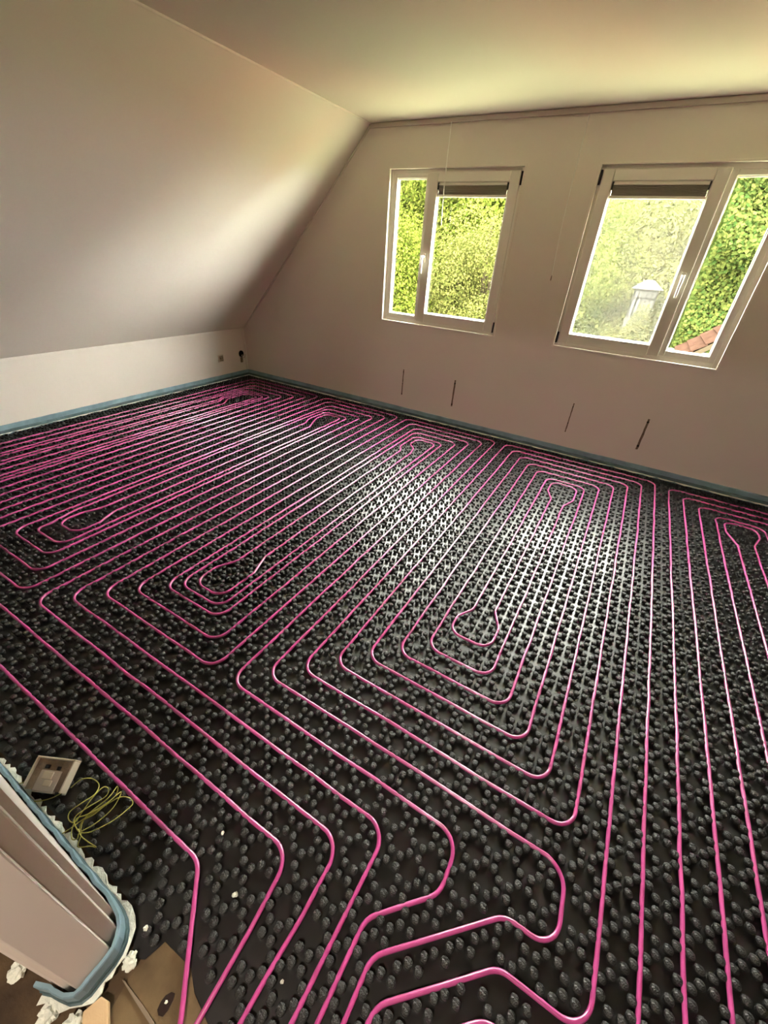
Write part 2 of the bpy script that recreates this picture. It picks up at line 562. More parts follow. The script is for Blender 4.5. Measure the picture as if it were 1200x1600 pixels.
NEAR = {
    (-14, -12): (-2.640, [(-14, -2.44), (-15, -2.52)], [(-12, -2.39), (-11, -2.49)]),
    (-16, -10): (-2.783, [], []), (-18, -8): (-2.883, [], []), (-20, -6): (-2.983, [], []), (-22, -4): (-3.083, [], []), (-24, -2): (-3.183, [], []),
    (-39, -37): (-3.083, [(-39, -2.84), (-40, -2.94)], [(-37, -2.73), (-36, -2.86)]),
    (-41, -35): (-3.133, [], []), (-42, -34): (-3.183, [], []), (-44, -32): (-3.283, [], []), (-46, -30): (-3.383, [], []),
    (-61, -59): (-3.195, [(-61, -2.95), (-61.8, -3.07)], [(-59, -2.94), (-58, -3.05)]),
    (-63, -57): (-3.300, [(-63, -3.08), (-62.3, -3.22)], []), (-64, -56): (-3.383, [], []), (-66, -54): (-3.483, [], []), (-68, -52): (-3.583, [], []),
    (-84, -82): (-3.183, [], []), (-85, -80): (-3.283, [], []), (-87, -79): (-3.333, [], []), (-88, -78): (-3.383, [], []),
    (-90, -76): (-3.483, [], []), (-92, -74): (-3.583, [], []),
    (10, 12): (-3.50, [], []), (8, 14): (-3.60, [], []), (6, 16): (-3.70, [], []), (4, 18): (-3.80, [], []),
}


def route(legs):
    """legs: leg numbers in running order, starting with a far turn; returns waypoints between the two near ends"""
    out = []
    for k in range(len(legs) - 1):
        a, b = legs[k], legs[k + 1]
        key = (min(a, b), max(a, b))
        row, L, R = (FAR if k % 2 == 0 else NEAR)[key]
        if k % 2 == 0:
            left = [(lx(i), y) for i, y in L][::-1]              # going up the left leg
            right = [(lx(i), y) for i, y in R][::-1]
            xl = lx(L[0][0]) if L else lx(key[0])
            xr = lx(R[0][0]) if R else lx(key[1])
        else:
            left = [(lx(i), y) for i, y in L]                    # going down the left leg
            right = [(lx(i), y) for i, y in R]
            xl = lx(L[-1][0]) if L else lx(key[0])
            xr = lx(R[-1][0]) if R else lx(key[1])
        seq = left + [(xl, row), (xr, row)] + right[::-1]
        if a != key[0]:
            seq = seq[::-1]
        out += seq
    return out


def fillet(pts, r=0.068):
    out = [Vector((*pts[0], 0))]
    P = [Vector((*p, 0)) for p in pts]
    for i in range(1, len(P) - 1):
        a, b, c = P[i - 1], P[i], P[i + 1]
        u, v = (a - b), (c - b)
        lu, lv_ = u.length, v.length
        if lu < 1e-6 or lv_ < 1e-6:
            continue
        u /= lu
        v /= lv_
        ang = u.angle(v, math.pi)
        if ang > math.pi - 0.02:
            out.append(b)
            continue
        t = r / math.tan(ang / 2)
        t = min(t, lu * 0.49, lv_ * 0.49)
        rr = t * math.tan(ang / 2)
        p0, p1 = b + u * t, b + v * t
        bis = (u + v).normalized()
        cen = b + bis * (rr / math.sin(ang / 2))
        n = max(3, int((math.pi - ang) / 0.17))
        v0, v1 = p0 - cen, p1 - cen
        tot = v0.angle(v1)
        for k in range(n + 1):
            s = k / n
            q = (v0 * math.sin((1 - s) * tot) + v1 * math.sin(s * tot)) / max(math.sin(tot), 1e-9)
            out.append(cen + q)
    out.append(P[-1])
    return out


def pipe(name, pts, label, seed):
    fl = fillet(pts)
    rnd = random.Random(seed)
    res = []
    for i in range(len(fl) - 1):
        a, b = fl[i], fl[i + 1]
        L = (b - a).length
        n = max(1, int(L / 0.11))
        d = (b - a).normalized() if L > 1e-9 else Vector((1, 0, 0))
        nrm = Vector((-d.y, d.x, 0))
        for k in range(n):
            p = a.lerp(b, k / n)
            if k > 0:
                p = p + nrm * rnd.gauss(0, 0.0011)
            res.append((p.x, p.y, PIPE_Z + rnd.gauss(0, 0.0004)))
    res.append((fl[-1].x, fl[-1].y, PIPE_Z))
    CENTRE.append(np.array(res))
    o = MB().tube(res, PIPE_R, 8).build(name, M['pipe'])
    return tag(o, label, 'pipe', 'pink underfloor heating pipes')


END = -4.75
a_tail = [(lx(-72), -3.833), (3.79, -3.833), (4.01, -4.06), (4.02, -4.30), (4.03, END)]
b_tail = [(lx(-70), -3.683), (4.000, -3.683), (4.020, -3.86), (4.032, -4.05), (4.05, END)]
c_tail = [(lx(-50), -3.583), (lx(-14), -3.583), (lx(-14), END)]
d_tail = [(lx(-48), -3.483), (lx(-12), -3.483), (lx(-12), END)]
e_tail = [(lx(-28), -3.383), (lx(-8), -3.383), (lx(-8), -3.535), (lx(-11), -3.685), (lx(-11), END)]
f_tail = [(lx(-26), -3.283), (lx(-2), -3.283), (lx(-2) + .008, -3.483), (4.585, -3.483), (4.315, -3.735), (4.315, END)]
g_tail = [(lx(0), -3.586), (4.60, -3.586), (4.364, -3.800), (4.364, END)]
h_tail = [(lx(2), -3.683), (4.60, -3.683), (4.43, -3.83), (4.43, END)]
pipe('heating_pipe', a_tail[::-1] + route([-72, -90, -76, -87, -79, -84, -82, -80, -85, -78, -88, -74, -92, -70]) + b_tail,
     'pink heating pipe coiled in the field along the low knee wall', 1)
pipe('heating_pipe', c_tail[::-1] + route([-50, -66, -54, -63, -57, -59, -61, -56, -64, -52, -68, -48]) + d_tail,
     'pink heating pipe in the second field from the low knee wall', 2)
pipe('heating_pipe', f_tail[::-1] + route([-26, -46, -30, -42, -34, -39, -37, -35, -41, -32, -44, -28]) + e_tail,
     'pink heating pipe in the third field from the low knee wall', 3)
pipe('heating_pipe', g_tail[::-1] + route([0, -22, -4, -18, -8, -14, -12, -10, -16, -6, -20, -2, -24, 2]) + h_tail,
     'pink heating pipe in the fourth field, with keyhole-shaped loops at both ends', 4)
pipe('heating_pipe', [(4.95, -4.0), (lx(4), -3.9)][:0] + [(lx(22), -3.95)] + route([22, 4, 18, 8, 14, 12, 10, 16, 6, 20]) + [(lx(20), -3.95)],
     'pink heating pipe in the rightmost field, cut by the edge of the photo', 5)


# ------------------------------------------------------------------ knobbed panel on the floor
mat_poly = [(0.012, -0.012), (W - 0.02, -0.012), (W - 0.02, -3.99), (4.92, -3.99), (4.80, -4.30), (4.12, -4.30), (4.06, -4.02), (3.985, -4.004), (3.944, -3.982), (3.85, -3.986),
            (3.835, -4.030), (3.806, -4.046), (3.79, -4.03), (3.745, -4.0), (3.70, -3.985), (0.012, -3.985)]
panel = tag(empty('underfloor_mat', (3.5, -2.0, 0.0)),
            'black plastic knobbed underfloor heating mat holding all the pink pipes', 'floor mat')
pinv = Matrix.Translation((-3.5, 2.0, 0.0))


def pput(o):
    o.parent = panel
    o.matrix_parent_inverse = pinv
    return o


pput(MB().prism(mat_poly, 0.0, 0.0025).build('panel_sheet', M['film']))


def inside(poly, X, Y):
    res = np.zeros(X.shape, bool)
    n = len(poly)
    for i in range(n):
        x0, y0 = poly[i]
        x1, y1 = poly[(i + 1) % n]
        c = ((y0 > Y) != (y1 > Y))
        with np.errstate(divide='ignore', invalid='ignore'):
            res ^= c & (X < (x1 - x0) * (Y - y0) / (y1 - y0 + 1e-15) + x0)
    return res


pts = []
for par in (0, 1):
    ix = np.arange(-100 + par, 46, 2)
    iy = np.arange(-66 + par, 24, 2)
    XX, YY = np.meshgrid(GX + 0.05 * ix, GY - 0.05 * iy)
    for dx in (-1, 1):
        for dy in (-1, 1):
            pts.append(np.stack([(XX + dx * 0.0151).ravel(), (YY + dy * 0.0151).ravel()], 1))
K = np.concatenate(pts)
m_ = 0.009
ok = np.ones(len(K), bool)
for dx in (-m_, m_):
    for dy in (-m_, m_):
        ok &= inside(mat_poly, K[:, 0] + dx, K[:, 1] + dy)
K = K[ok]
# keep what the doorway could see: drop only the far right corner behind the frame
K = K[K[:, 0] < 6.6]
# no knob where a pipe bends across the grid
hit = np.zeros(len(K), bool)
for c in CENTRE:
    a, b = c[:-1, :2], c[1:, :2]
    for p, q in zip(a, b):
        d = q - p
        L2 = d @ d + 1e-12
        lo, hi = np.minimum(p, q) - .02, np.maximum(p, q) + .02
        near = np.nonzero((K[:, 0] > lo[0]) & (K[:, 0] < hi[0]) & (K[:, 1] > lo[1]) & (K[:, 1] < hi[1]))[0]
        if len(near):
            w = K[near] - p
            u = np.clip((w @ d) / L2, 0, 1)
            e = w - u[:, None] * d
            hit[near[(e ** 2).sum(1) < 0.0125 ** 2]] = True
K = K[~hit]
camxy = np.array([4.395, -3.996])


def knob_template(sides, prof, sq):
    V, F = [], []
    for r, z in prof:
        for j in range(sides):
            a = 2 * math.pi * (j + 0.5) / sides
            c, s = math.cos(a), math.sin(a)
            k = (abs(c) ** sq + abs(s) ** sq) ** (-1.0 / sq)
            V.append((r * k * c, r * k * s, z))
    n = len(prof)
    for i in range(n - 1):
        for j in range(sides):
            k = (j + 1) % sides
            F.append((i * sides + j, i * sides + k, (i + 1) * sides + k, (i + 1) * sides + j))
    F.append(tuple(range((n - 1) * sides, n * sides)))
    return np.array(V), F


PROF_NEAR = [(.0098, .002), (.0092, .007), (.0115, .0120), (.0116, .0155), (.0100, .0188), (.0050, .0203)]
PROF_FAR = [(.0083, .002), (.0098, .0120), (.0074, .0170)]


def knob_field(P2, sides, prof, name):
    T, F = knob_template(sides, prof, 2.6)
    n, k = len(P2), len(T)
    jit = RNG.normal(0, 0.00035, (n, 2))
    V = np.repeat(T[None], n, 0)
    hs = 1 + RNG.normal(0, 0.03, (n, 1))
    V[:, :, 2] *= hs
    V[:, :, 0] += (P2[:, 0] + jit[:, 0])[:, None]
    V[:, :, 1] += (P2[:, 1] + jit[:, 1])[:, None]
    V = V.reshape(-1, 3)
    quads = np.array([f for f in F if len(f) == 4])
    caps = np.array([f for f in F if len(f) != 4])
    off = (np.arange(n) * k)[:, None, None]
    Q = (quads[None] + off).reshape(-1, 4)
    C = (caps[None] + off).reshape(-1, caps.shape[1])
    me = bpy.data.meshes.new(name)
    nl = Q.size + C.size
    me.vertices.add(len(V))
    me.vertices.foreach_set('co', V.astype(np.float32).ravel())
    me.loops.add(nl)
    me.loops.foreach_set('vertex_index', np.concatenate([Q.ravel(), C.ravel()]).astype(np.int32))
    me.polygons.add(len(Q) + len(C))
    starts = np.concatenate([np.arange(len(Q)) * 4, Q.size + np.arange(len(C)) * C.shape[1]])
    me.polygons.foreach_set('loop_start', starts.astype(np.int32))
    me.update(calc_edges=True)
    me.validate()
    me.polygons.foreach_set('use_smooth', np.ones(len(me.polygons), bool))
    me.materials.append(M['knob'])
    return me


# the 300 knobs that show largest are parts of their own
d3 = np.hypot(np.hypot(K[:, 0] - camxy[0], K[:, 1] - camxy[1]), 1.5)
rel = np.c_[K, np.full(len(K), 0.018)] - np.array([4.39528, -3.99585, 1.51547])
zc = rel @ np.array(_f)
px = 600 + 635.2 * (rel @ np.array(_r)) / np.maximum(zc, .01)
py = 800 - 635.2 * (rel @ np.array(_u)) / np.maximum(zc, .01)
vis = (zc > 0.1) & (px > 4) & (px < 1196) & (py < 1596) & (py > 0)
score = np.where(vis, zc, 1e9)
near_ids = np.argsort(score)[:300]
mask = np.zeros(len(K), bool)
mask[near_ids] = True
T, F = knob_template(12, PROF_NEAR, 2.6)
kme = mesh_from('knob', T, F, M['knob'], True)
for i in near_ids:
    o = link('knob', kme)
    o.location = (K[i, 0], K[i, 1], 0.0)
    pput(o)
rest = K[~mask]
dd = np.hypot(rest[:, 0] - camxy[0], rest[:, 1] - camxy[1])
mid = dd < 2.3
for sel, sides, prof in ((mid, 12, PROF_NEAR), (~mid, 8, PROF_FAR)):
    o = pput(link('knobs', knob_field(rest[sel], sides, prof, 'knobs')))
    o['kind'] = 'stuff'

# ------------------------------------------------------------------ blue edge strips
def edge_strip(name, path, label, height=0.086, off=0.0035, seed=0, skirt=0.026, torn=0.010, step=0.035):
    """path: floor polyline along the wall, room side on its right hand"""
    rnd = random.Random(seed)
    P = [Vector((x, y, 0)) for x, y in path]
    # resample
    R = [P[0]]
    for a, b in zip(P, P[1:]):
        n = max(1, int((b - a).length / step))
        for k in range(1, n + 1):
            R.append(a.lerp(b, k / n))
    nrm = []
    for i in range(len(R)):
        t = (R[min(i + 1, len(R) - 1)] - R[max(i - 1, 0)]).normalized()
        nrm.append(Vector((t.y, -t.x, 0)))
    root = tag(empty(name, tuple(P[0])), label, 'edge strip', 'blue foam edge strips')
    inv = Matrix.Translation(-P[0])

    def sheet(nm, prof, mat, jag=None):
        k = len(prof)
        V, F = [], []
        for i, (p, n_) in enumerate(zip(R, nrm)):
            w = 0.0012 * math.sin(i * 0.9 + seed) + rnd.gauss(0, 0.0006)
            j = jag() if jag else 0
            for q, (d, z) in enumerate(prof):
                dj = d + (j if (jag and q in (k // 2 - 1, k // 2)) else 0)
                zz = z + (rnd.gauss(0, .0018) if jag and q in (k // 2 - 1, k // 2) else 0)
                V.append(p + n_ * (dj + off + w * (z / height + .2)) + Vector((0, 0, zz)))
        for i in range(len(R) - 1):
            for q in range(k):
                q2 = (q + 1) % k
                F.append((i * k + q, (i + 1) * k + q, (i + 1) * k + q2, i * k + q2))
        F.append(tuple(range(k)))
        F.append(tuple(range((len(R) - 1) * k, len(R) * k))[::-1])
        me = mesh_from(nm, V, F, mat, False)
        bm = bmesh.new()
        bm.from_mesh(me)
        bmesh.ops.recalc_face_normals(bm, faces=bm.faces)
        bm.to_mesh(me)
        bm.free()
        o = link(nm, me)
        o.parent = root
        o.matrix_parent_inverse = inv
    sheet('foam_strip', [(0.0, 0.004), (0.009, 0.004), (0.009, height - .004), (0.007, height), (0.0, height)], M['blue'])
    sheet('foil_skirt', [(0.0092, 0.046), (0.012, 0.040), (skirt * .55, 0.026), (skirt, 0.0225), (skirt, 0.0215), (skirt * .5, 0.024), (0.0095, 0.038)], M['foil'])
    sheet('torn_edge', [(skirt - .012, 0.0232), (skirt, 0.0240), (skirt + torn, 0.0225), (skirt + torn, 0.0205), (skirt - .006, 0.0205), (skirt - .012, 0.0215)], M['foam'],
          jag=lambda: rnd.choice((0, .002, .004, -.006, -.012, .009, .005)) if step > .03 else rnd.uniform(-.006, .010))
    return root


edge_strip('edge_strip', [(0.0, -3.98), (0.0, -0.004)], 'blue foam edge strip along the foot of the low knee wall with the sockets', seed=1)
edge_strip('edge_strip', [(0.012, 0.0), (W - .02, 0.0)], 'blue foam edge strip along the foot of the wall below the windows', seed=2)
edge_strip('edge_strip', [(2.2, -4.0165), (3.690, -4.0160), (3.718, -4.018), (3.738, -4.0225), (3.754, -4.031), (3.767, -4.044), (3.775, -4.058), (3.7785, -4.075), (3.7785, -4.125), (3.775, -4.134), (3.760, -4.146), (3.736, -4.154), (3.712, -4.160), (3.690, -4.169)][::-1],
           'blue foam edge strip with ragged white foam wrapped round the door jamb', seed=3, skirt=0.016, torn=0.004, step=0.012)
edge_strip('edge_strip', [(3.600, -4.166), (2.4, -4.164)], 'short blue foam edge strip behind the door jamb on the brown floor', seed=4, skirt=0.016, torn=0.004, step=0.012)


# ------------------------------------------------------------------ fittings on the walls
# socket on the knee wall
t = tag(empty('wall_socket', (0.0, -0.425, 0.285)), 'small beige wall socket on the knee wall near the corner', 'socket')
MB().box(0.0, 0.010, -0.040, 0.040, -0.042, 0.042).build('face_plate', M['socket'], t, 0.004)
ins = MB().box(0.010, 0.0125, -0.030, 0.030, -0.032, 0.032).build('socket_insert', M['brownbox'], t, 0.001)
for yy in (-0.010, 0.012):
    MB().cyl((0.0122, yy, 0.004), 'x', .006, .0015, 10).build('socket_hole', M['hole'], ins)
# opened wall box with torn fitting hanging out
t = tag(empty('wall_box', (0.0, -0.095, 0.265)), 'open round black wall box with torn beige fitting hanging out beside the corner', 'wall box')
ring_ = MB()
V, F = [], []
sd = 18
for r_, x_ in ((.040, .001), (.040, .012), (.033, .012), (.030, .002)):
    for i in range(sd):
        a = 2 * math.pi * i / sd
        V.append((x_, r_ * .9 * math.cos(a), .030 + r_ * math.sin(a)))
for q in range(3):
    for i in range(sd):
        F.append((q * sd + i, q * sd + (i + 1) % sd, (q + 1) * sd + (i + 1) % sd, (q + 1) * sd + i))
F.append(tuple(range(3 * sd, 4 * sd)))
ring_.add(V, F)
ring_.build('box_cup', M['hole'], t)
MB().prism([(0, 0), (0.024, 0), (0.020, 0.030), (0.004, 0.026)], 0, 0.006).build('broken_plate', M['socket'], t, 0.001).rotation_euler = (1.1, 0.25, 1.2)
MB().box(0.004, 0.016, -0.022, 0.010, -0.075, -0.012).box(0.010, 0.022, -0.016, -0.004, -0.05, -0.01).build('hanging_fitting', M['brownbox'], t, 0.002)
MB().tube(spline([(0.008, 0.004, 0.012), (0.026, 0.020, -0.018), (0.024, 0.040, -0.004), (0.016, 0.055, 0.018)], 5), 0.005, 8).build('cable_stub', M['socket'], t)

# bare marks where radiator brackets were
marks = [(2.346, 2.361, 0.487, 0.216, 'narrow dark bracket mark on the wall, first from the corner', .0055, [0.1, .55, .95]),
         (2.943, 2.952, 0.484, 0.216, 'narrow dark bracket mark on the wall, second from the corner', .0075, [0.12, .92]),
         (4.083, 4.096, 0.493, 0.223, 'faint thin bracket mark with two dark screw holes under the hazy window', .0045, [0.12, .68]),
         (4.694, 4.690, 0.488, 0.215, 'widest brown bracket mark on the wall, nearest to the right edge', .0085, [0.1, .88])]
for (xa, xb, za, zb, lab, hw, dots) in marks:
    xm = (xa + xb) / 2
    t = tag(empty('bracket_mark', (xm, -0.0, zb)), lab, 'wall mark', 'bracket marks below the windows')
    n = 12
    rnd = random.Random(xm)
    L = [(-hw + rnd.gauss(0, hw * .12), (za - zb) * i / n) for i in range(n + 1)]
    R_ = [(hw + rnd.gauss(0, hw * .12), (za - zb) * i / n) for i in range(n + 1)]
    V = [(x, -0.0012, z) for x, z in L] + [(x, -0.0012, z) for x, z in R_] + [(x, 0.0, z) for x, z in L] + [(x, 0.0, z) for x, z in R_]
    F = []
    m1 = n + 1
    for i in range(n):
        F += [(i, m1 + i, m1 + i + 1, i + 1), (i, i + 1, 2 * m1 + i + 1, 2 * m1 + i), (m1 + i + 1, m1 + i, 3 * m1 + i, 3 * m1 + i + 1)]
    mbk = MB().add(V, F)
    mbk.build('plaster_strip', M['mark'], t)
    for q in dots:
        MB().cyl((0, -0.0025, (za - zb) * (1 - q)), 'y', hw * 1.15, .0024, 10).build('screw_hole', M['mark2'], t)

# cords
t = tag(empty('pull_cord', (2.60, -0.03, 2.41)), 'thin white pull cord hanging from the ceiling moulding across a window', 'cord')
MB().tube(spline([(0, 0.0, 0.0), (-.001, -.004, -.2), (.002, -.004, -.45), (.012, -.002, -.66)], 5), 0.0038, 6).build('string', M['cord'], t)
MB().cyl((0, 0.0, -.004), 'z', .006, .012, 8).build('cord_stop', M['cord'], t)
t = tag(empty('pull_cord', (3.618, -0.012, 2.40)), 'thin white pull cord with a dark end between the two windows', 'cord')
MB().tube(spline([(0, 0, 0), (-.003, -.002, -.3), (-.003, -.001, -.6), (.012, 0, -.95)], 5), 0.0030, 6).build('string', M['cord'], t)
MB().cyl((.0125, 0.0, -.985), 'z', .004, .036, 8, .0025).build('cord_end', M['mark'], t)
MB().cyl((0, 0.002, -.004), 'z', .005, .012, 8).build('cord_stop', M['cord'], t)

# ------------------------------------------------------------------ things on the floor by the jamb
# open surface box
ang = math.atan2(0.066, 0.125)
t = tag(empty('junction_box', (3.232, -3.935, 0.046), (math.radians(20), math.radians(4), ang)), 'open white wall box lying among the wires beside the door jamb', 'junction box')
w_, d_, h_ = .060, .047, .020
bx = MB()
bx.box(-w_, w_, -d_, d_, -h_, -h_ + .004)
bx.box(-w_, w_, d_ - .005, d_, -h_ + .004, h_).box(-w_, -w_ + .005, -d_ + .012, d_ - .005, -h_ + .004, h_).box(w_ - .005, w_, -d_ + .004, d_ - .005, -h_ + .004, h_)
bx.box(-w_ * .55, w_ * .5, -d_, -d_ + .005, -h_ + .004, h_ * .3)
bx.build('box_shell', M['white'], t, 0.003)
MB().box(-w_ + .006, w_ - .006, -d_ + .006, d_ - .006, -h_ + .004, h_ * .5).build('brown_filling', M['brownbox'], t)  # mottled brown block filling the open shell
MB().box(-.030, .034, -.044, .012, h_ * .5, h_ * .75).build('socket_plate', M['socket'], t, 0.003)
MB().box(-.016, .014, -.012, .008, h_ * .75, h_ * 1.1).box(-.004, .020, -.030, -.014, h_ * .75, h_ * 1.0).build('terminal_block', M['white'], t, 0.002)
MB().box(.016, .024, .014, .024, h_ * .5, h_ * .95).box(-.022, -.010, .016, .026, h_ * .5, h_ * .9).build('contact', M['hole'], t)

coil = [(3.312, -3.922), (3.32, -3.896), (3.34, -3.875), (3.369, -3.871), (3.386, -3.893), (3.385, -3.93), (3.384, -3.959), (3.395, -3.971), (3.411, -3.965), (3.406, -3.941), (3.4, -3.9),
        (3.399, -3.869), (3.411, -3.864), (3.419, -3.88), (3.411, -3.922), (3.41, -3.954), (3.42, -3.967), (3.449, -3.971), (3.433, -3.955), (3.432, -3.933), (3.442, -3.878), (3.427, -3.845),
        (3.442, -3.862), (3.44, -3.9), (3.432, -3.937), (3.417, -3.958), (3.428, -3.981), (3.447, -3.991), (3.465, -3.983), (3.462, -3.971), (3.473, -3.934), (3.469, -3.886), (3.45, -3.848),
        (3.452, -3.868), (3.451, -3.921), (3.432, -3.952), (3.446, -3.97), (3.471, -3.961), (3.495, -3.939), (3.511, -3.903), (3.511, -3.863), (3.506, -3.846), (3.488, -3.845), (3.468, -3.862),
        (3.447, -3.904), (3.423, -3.95), (3.418, -3.976), (3.413, -4.001)]
zz = [0.026 + 0.010 * (1 + math.sin(i * 1.35)) * (0.4 if i > 44 else 1) for i in range(len(coil))]
t = tag(empty('wire_coil', (3.43, -3.92, 0.022)), 'loose coil of yellow-green wire on the black panel beside the white wall box', 'wire')
tinv = Matrix.Translation((-3.43, 3.92, -0.022))


def wput(pts, nm):
    o = MB().tube(spline(pts, 5), 0.0015, 6).build(nm, M['wire'])
    o.parent = t
    o.matrix_parent_inverse = tinv


wput([(x, y, z) for (x, y), z in zip(coil, zz)], 'wire_loop')
wput([(3.449, -3.966, .030), (3.462, -3.976, .026), (3.479, -3.992, .024), (3.505, -3.974, .024), (3.524, -3.966, .026), (3.495, -3.971, .030), (3.465, -3.974, .034), (3.443, -3.969, .036)], 'wire_end')
wput([(3.296, -3.942, .024), (3.284, -3.968, .024), (3.261, -3.993, .025), (3.236, -4.005, .024), (3.215, -4.008, .026)], 'wire_tail')
wput([(3.185, -3.968, .030), (3.170, -3.985, .026), (3.155, -4.004, .026)], 'wire_tail')

# bare boards at the threshold
t = MB().prism([(3.851, -3.985), (3.944, -3.9815), (3.985, -4.0035), (4.0585, -4.0205), (4.118, -4.305), (4.05, -4.5), (3.93, -4.42), (3.86, -4.20), (3.832, -4.062)], 0.0, 0.0045).build('plywood_offcut', M['ply'])
tag(t, 'brown plywood offcut on the subfloor at the door jamb under two pipes', 'plywood sheet')
sp = [(3.930, -4.052), (3.931, -4.040), (3.938, -4.030), (3.947, -4.027), (3.953, -4.036), (3.956, -4.052), (3.954, -4.064), (3.944, -4.068), (3.934, -4.064)]
tag(MB().prism(sp, 0.0045, 0.0056).build('dark_patch', M['oval_spot']), 'dark oval patch on the brown plywood offcut', 'patch')  # thin dark oval laid on the board
tag(MB().prism([(3.822, -4.078), (3.830, -4.0755), (3.90, -4.0765), (3.965, -4.080), (3.962, -4.0865), (3.89, -4.083)], 0.0046, 0.0085).build('wood_sliver', M['stick'], None, .0008),
    'thin grey wood sliver lying across the brown boards', 'wood sliver')
tag(MB().prism([(3.800, -4.150), (3.812, -4.116), (3.832, -4.112), (3.900, -4.150), (3.888, -4.190), (3.845, -4.180)], 0.0046, 0.024).build('wooden_shim', M['shim'], None, .003),
    'pale tan wooden shim at the foot of the door jamb', 'wooden shim')


def chunk(loc, r, seed, mat=M['foam']):
    rnd = random.Random(seed)
    bm = bmesh.new()
    bmesh.ops.create_icosphere(bm, subdivisions=3 if r > .01 else 2, radius=r)
    for v in bm.verts:
        v.co *= rnd.uniform(.62, 1.28)
        v.co.z *= .55
    me = bpy.data.meshes.new('foam_crumb')
    bm.to_mesh(me)
    bm.free()
    me.materials.append(mat)
    o = link('foam_crumb', me)
    o.location = loc
    return o


for loc, r, lab in (((3.931, -3.830, .006), .0075, 'cream foam crumb on the panel between the two leftmost pipes'),
                    ((3.798, -3.754, .022), .005, 'tiny white foam crumb beside the pink pipe bend nearest the wire coil'),
                    ((3.794, -3.995, .022), .006, 'white foam crumb on the knobs at the tip of the door jamb'),
                    ((4.150, -3.883, .006), .0045, 'tiny white foam crumb between pipes near the bottom edge'),
                    ((3.942, -4.046, .0085), .0035, 'tiny white crumb on the dark oval patch')):
    tag(chunk(loc, r, int(r * 1e5)), lab, 'crumb', 'white foam crumbs')
for i, (loc, r, lab) in enumerate((((3.812, -4.050, .014), .016, 'torn white foam scrap at the corner of the jamb by the black knobs'),
                                   ((3.800, -4.175, .014), .022, 'large torn greenish white foam scrap below the jamb beside the shim'),
                                   ((3.735, -4.192, .013), .022, 'torn white foam scrap behind the jamb on the dark brown floor'),
                                   ((3.838, -4.200, .013), .018, 'torn white foam scrap beside the far side of the tan shim'),
                                   ((3.600, -4.195, .013), .020, 'torn white foam scrap at the end of the short blue strip'))):
    o = chunk(loc, r, 40 + i)
    o.name = 'foam_scrap'
    tag(o, lab, 'foam scrap', 'torn foam scraps round the jamb')

# ------------------------------------------------------------------ added fill lamps, both out of view
def fill_lamp(name, loc, watts, color, label, size=.16):
    t = tag(empty(name, loc), label, 'lamp')
    MB().cyl((0, 0, -.02), 'z', .06, .02, 20).build('base', M['frame'], t)
    MB().cyl((0, 0, -.09), 'z', .11, .07, 24, .07).build('shade', M['lamp'], t)
    L = bpy.data.lights.new(name, 'AREA')
    L.shape = 'DISK'
    L.size = size
    L.energy = watts
    L.color = color
    lo = bpy.data.objects.new('fill_light', L)
    COL.objects.link(lo)
    lo.parent = t
    lo.location = (0, 0, -.095)
    return t


fill_lamp('fill_lamp', (4.3, -5.2, CEIL), HALL_FILL_W, (1.0, 0.88, 0.74), 'added unseen fill lamp in the hall behind the doorway')
fill_lamp('fill_lamp', (5.55, -3.86, CEIL), ROOM_FILL_W, (1.0, 0.87, 0.80), 'added unseen fill lamp beside the doorway wall', .2)

# ------------------------------------------------------------------ outside
structure(MB().box(-40, 50, 0.3, 60, -3.2, -3.0), 'ground', M['lawn'])


def leaves(name, centers, normals, size, mat, parent, curl=0.25, asp=0.7):
    n = len(centers)
    C = np.asarray(centers)
    N = np.asarray(normals)
    N = N + RNG.normal(0, 0.55, N.shape)
    N /= np.linalg.norm(N, axis=1, keepdims=True)
    A = np.cross(N, RNG.normal(size=N.shape))
    A /= np.linalg.norm(A, axis=1, keepdims=True)
    B = np.cross(N, A)
    s = size * RNG.uniform(.65, 1.3, (n, 1))
    p0 = C - A * s
    p1 = C + B * s * asp - N * s * curl * .2
    p2 = C + A * s - N * s * curl
    p3 = C - B * s * asp - N * s * curl * .2
    V = np.stack([p0, p1, p2, p3], 1).reshape(-1, 3)
    I = np.arange(n) * 4
    me = bpy.data.meshes.new(name)
    me.vertices.add(len(V))
    me.vertices.foreach_set('co', V.astype(np.float32).ravel())
    L = np.stack([I, I + 1, I + 2, I, I + 2, I + 3], 1).ravel()
    me.loops.add(len(L))
    me.loops.foreach_set('vertex_index', L.astype(np.int32))
    me.polygons.add(n * 2)
    me.polygons.foreach_set('loop_start', (np.arange(n * 2) * 3).astype(np.int32))
    me.update(calc_edges=True)
    me.materials.append(mat)
    o = link(name, me, parent)
    o['kind'] = 'stuff'
    return o


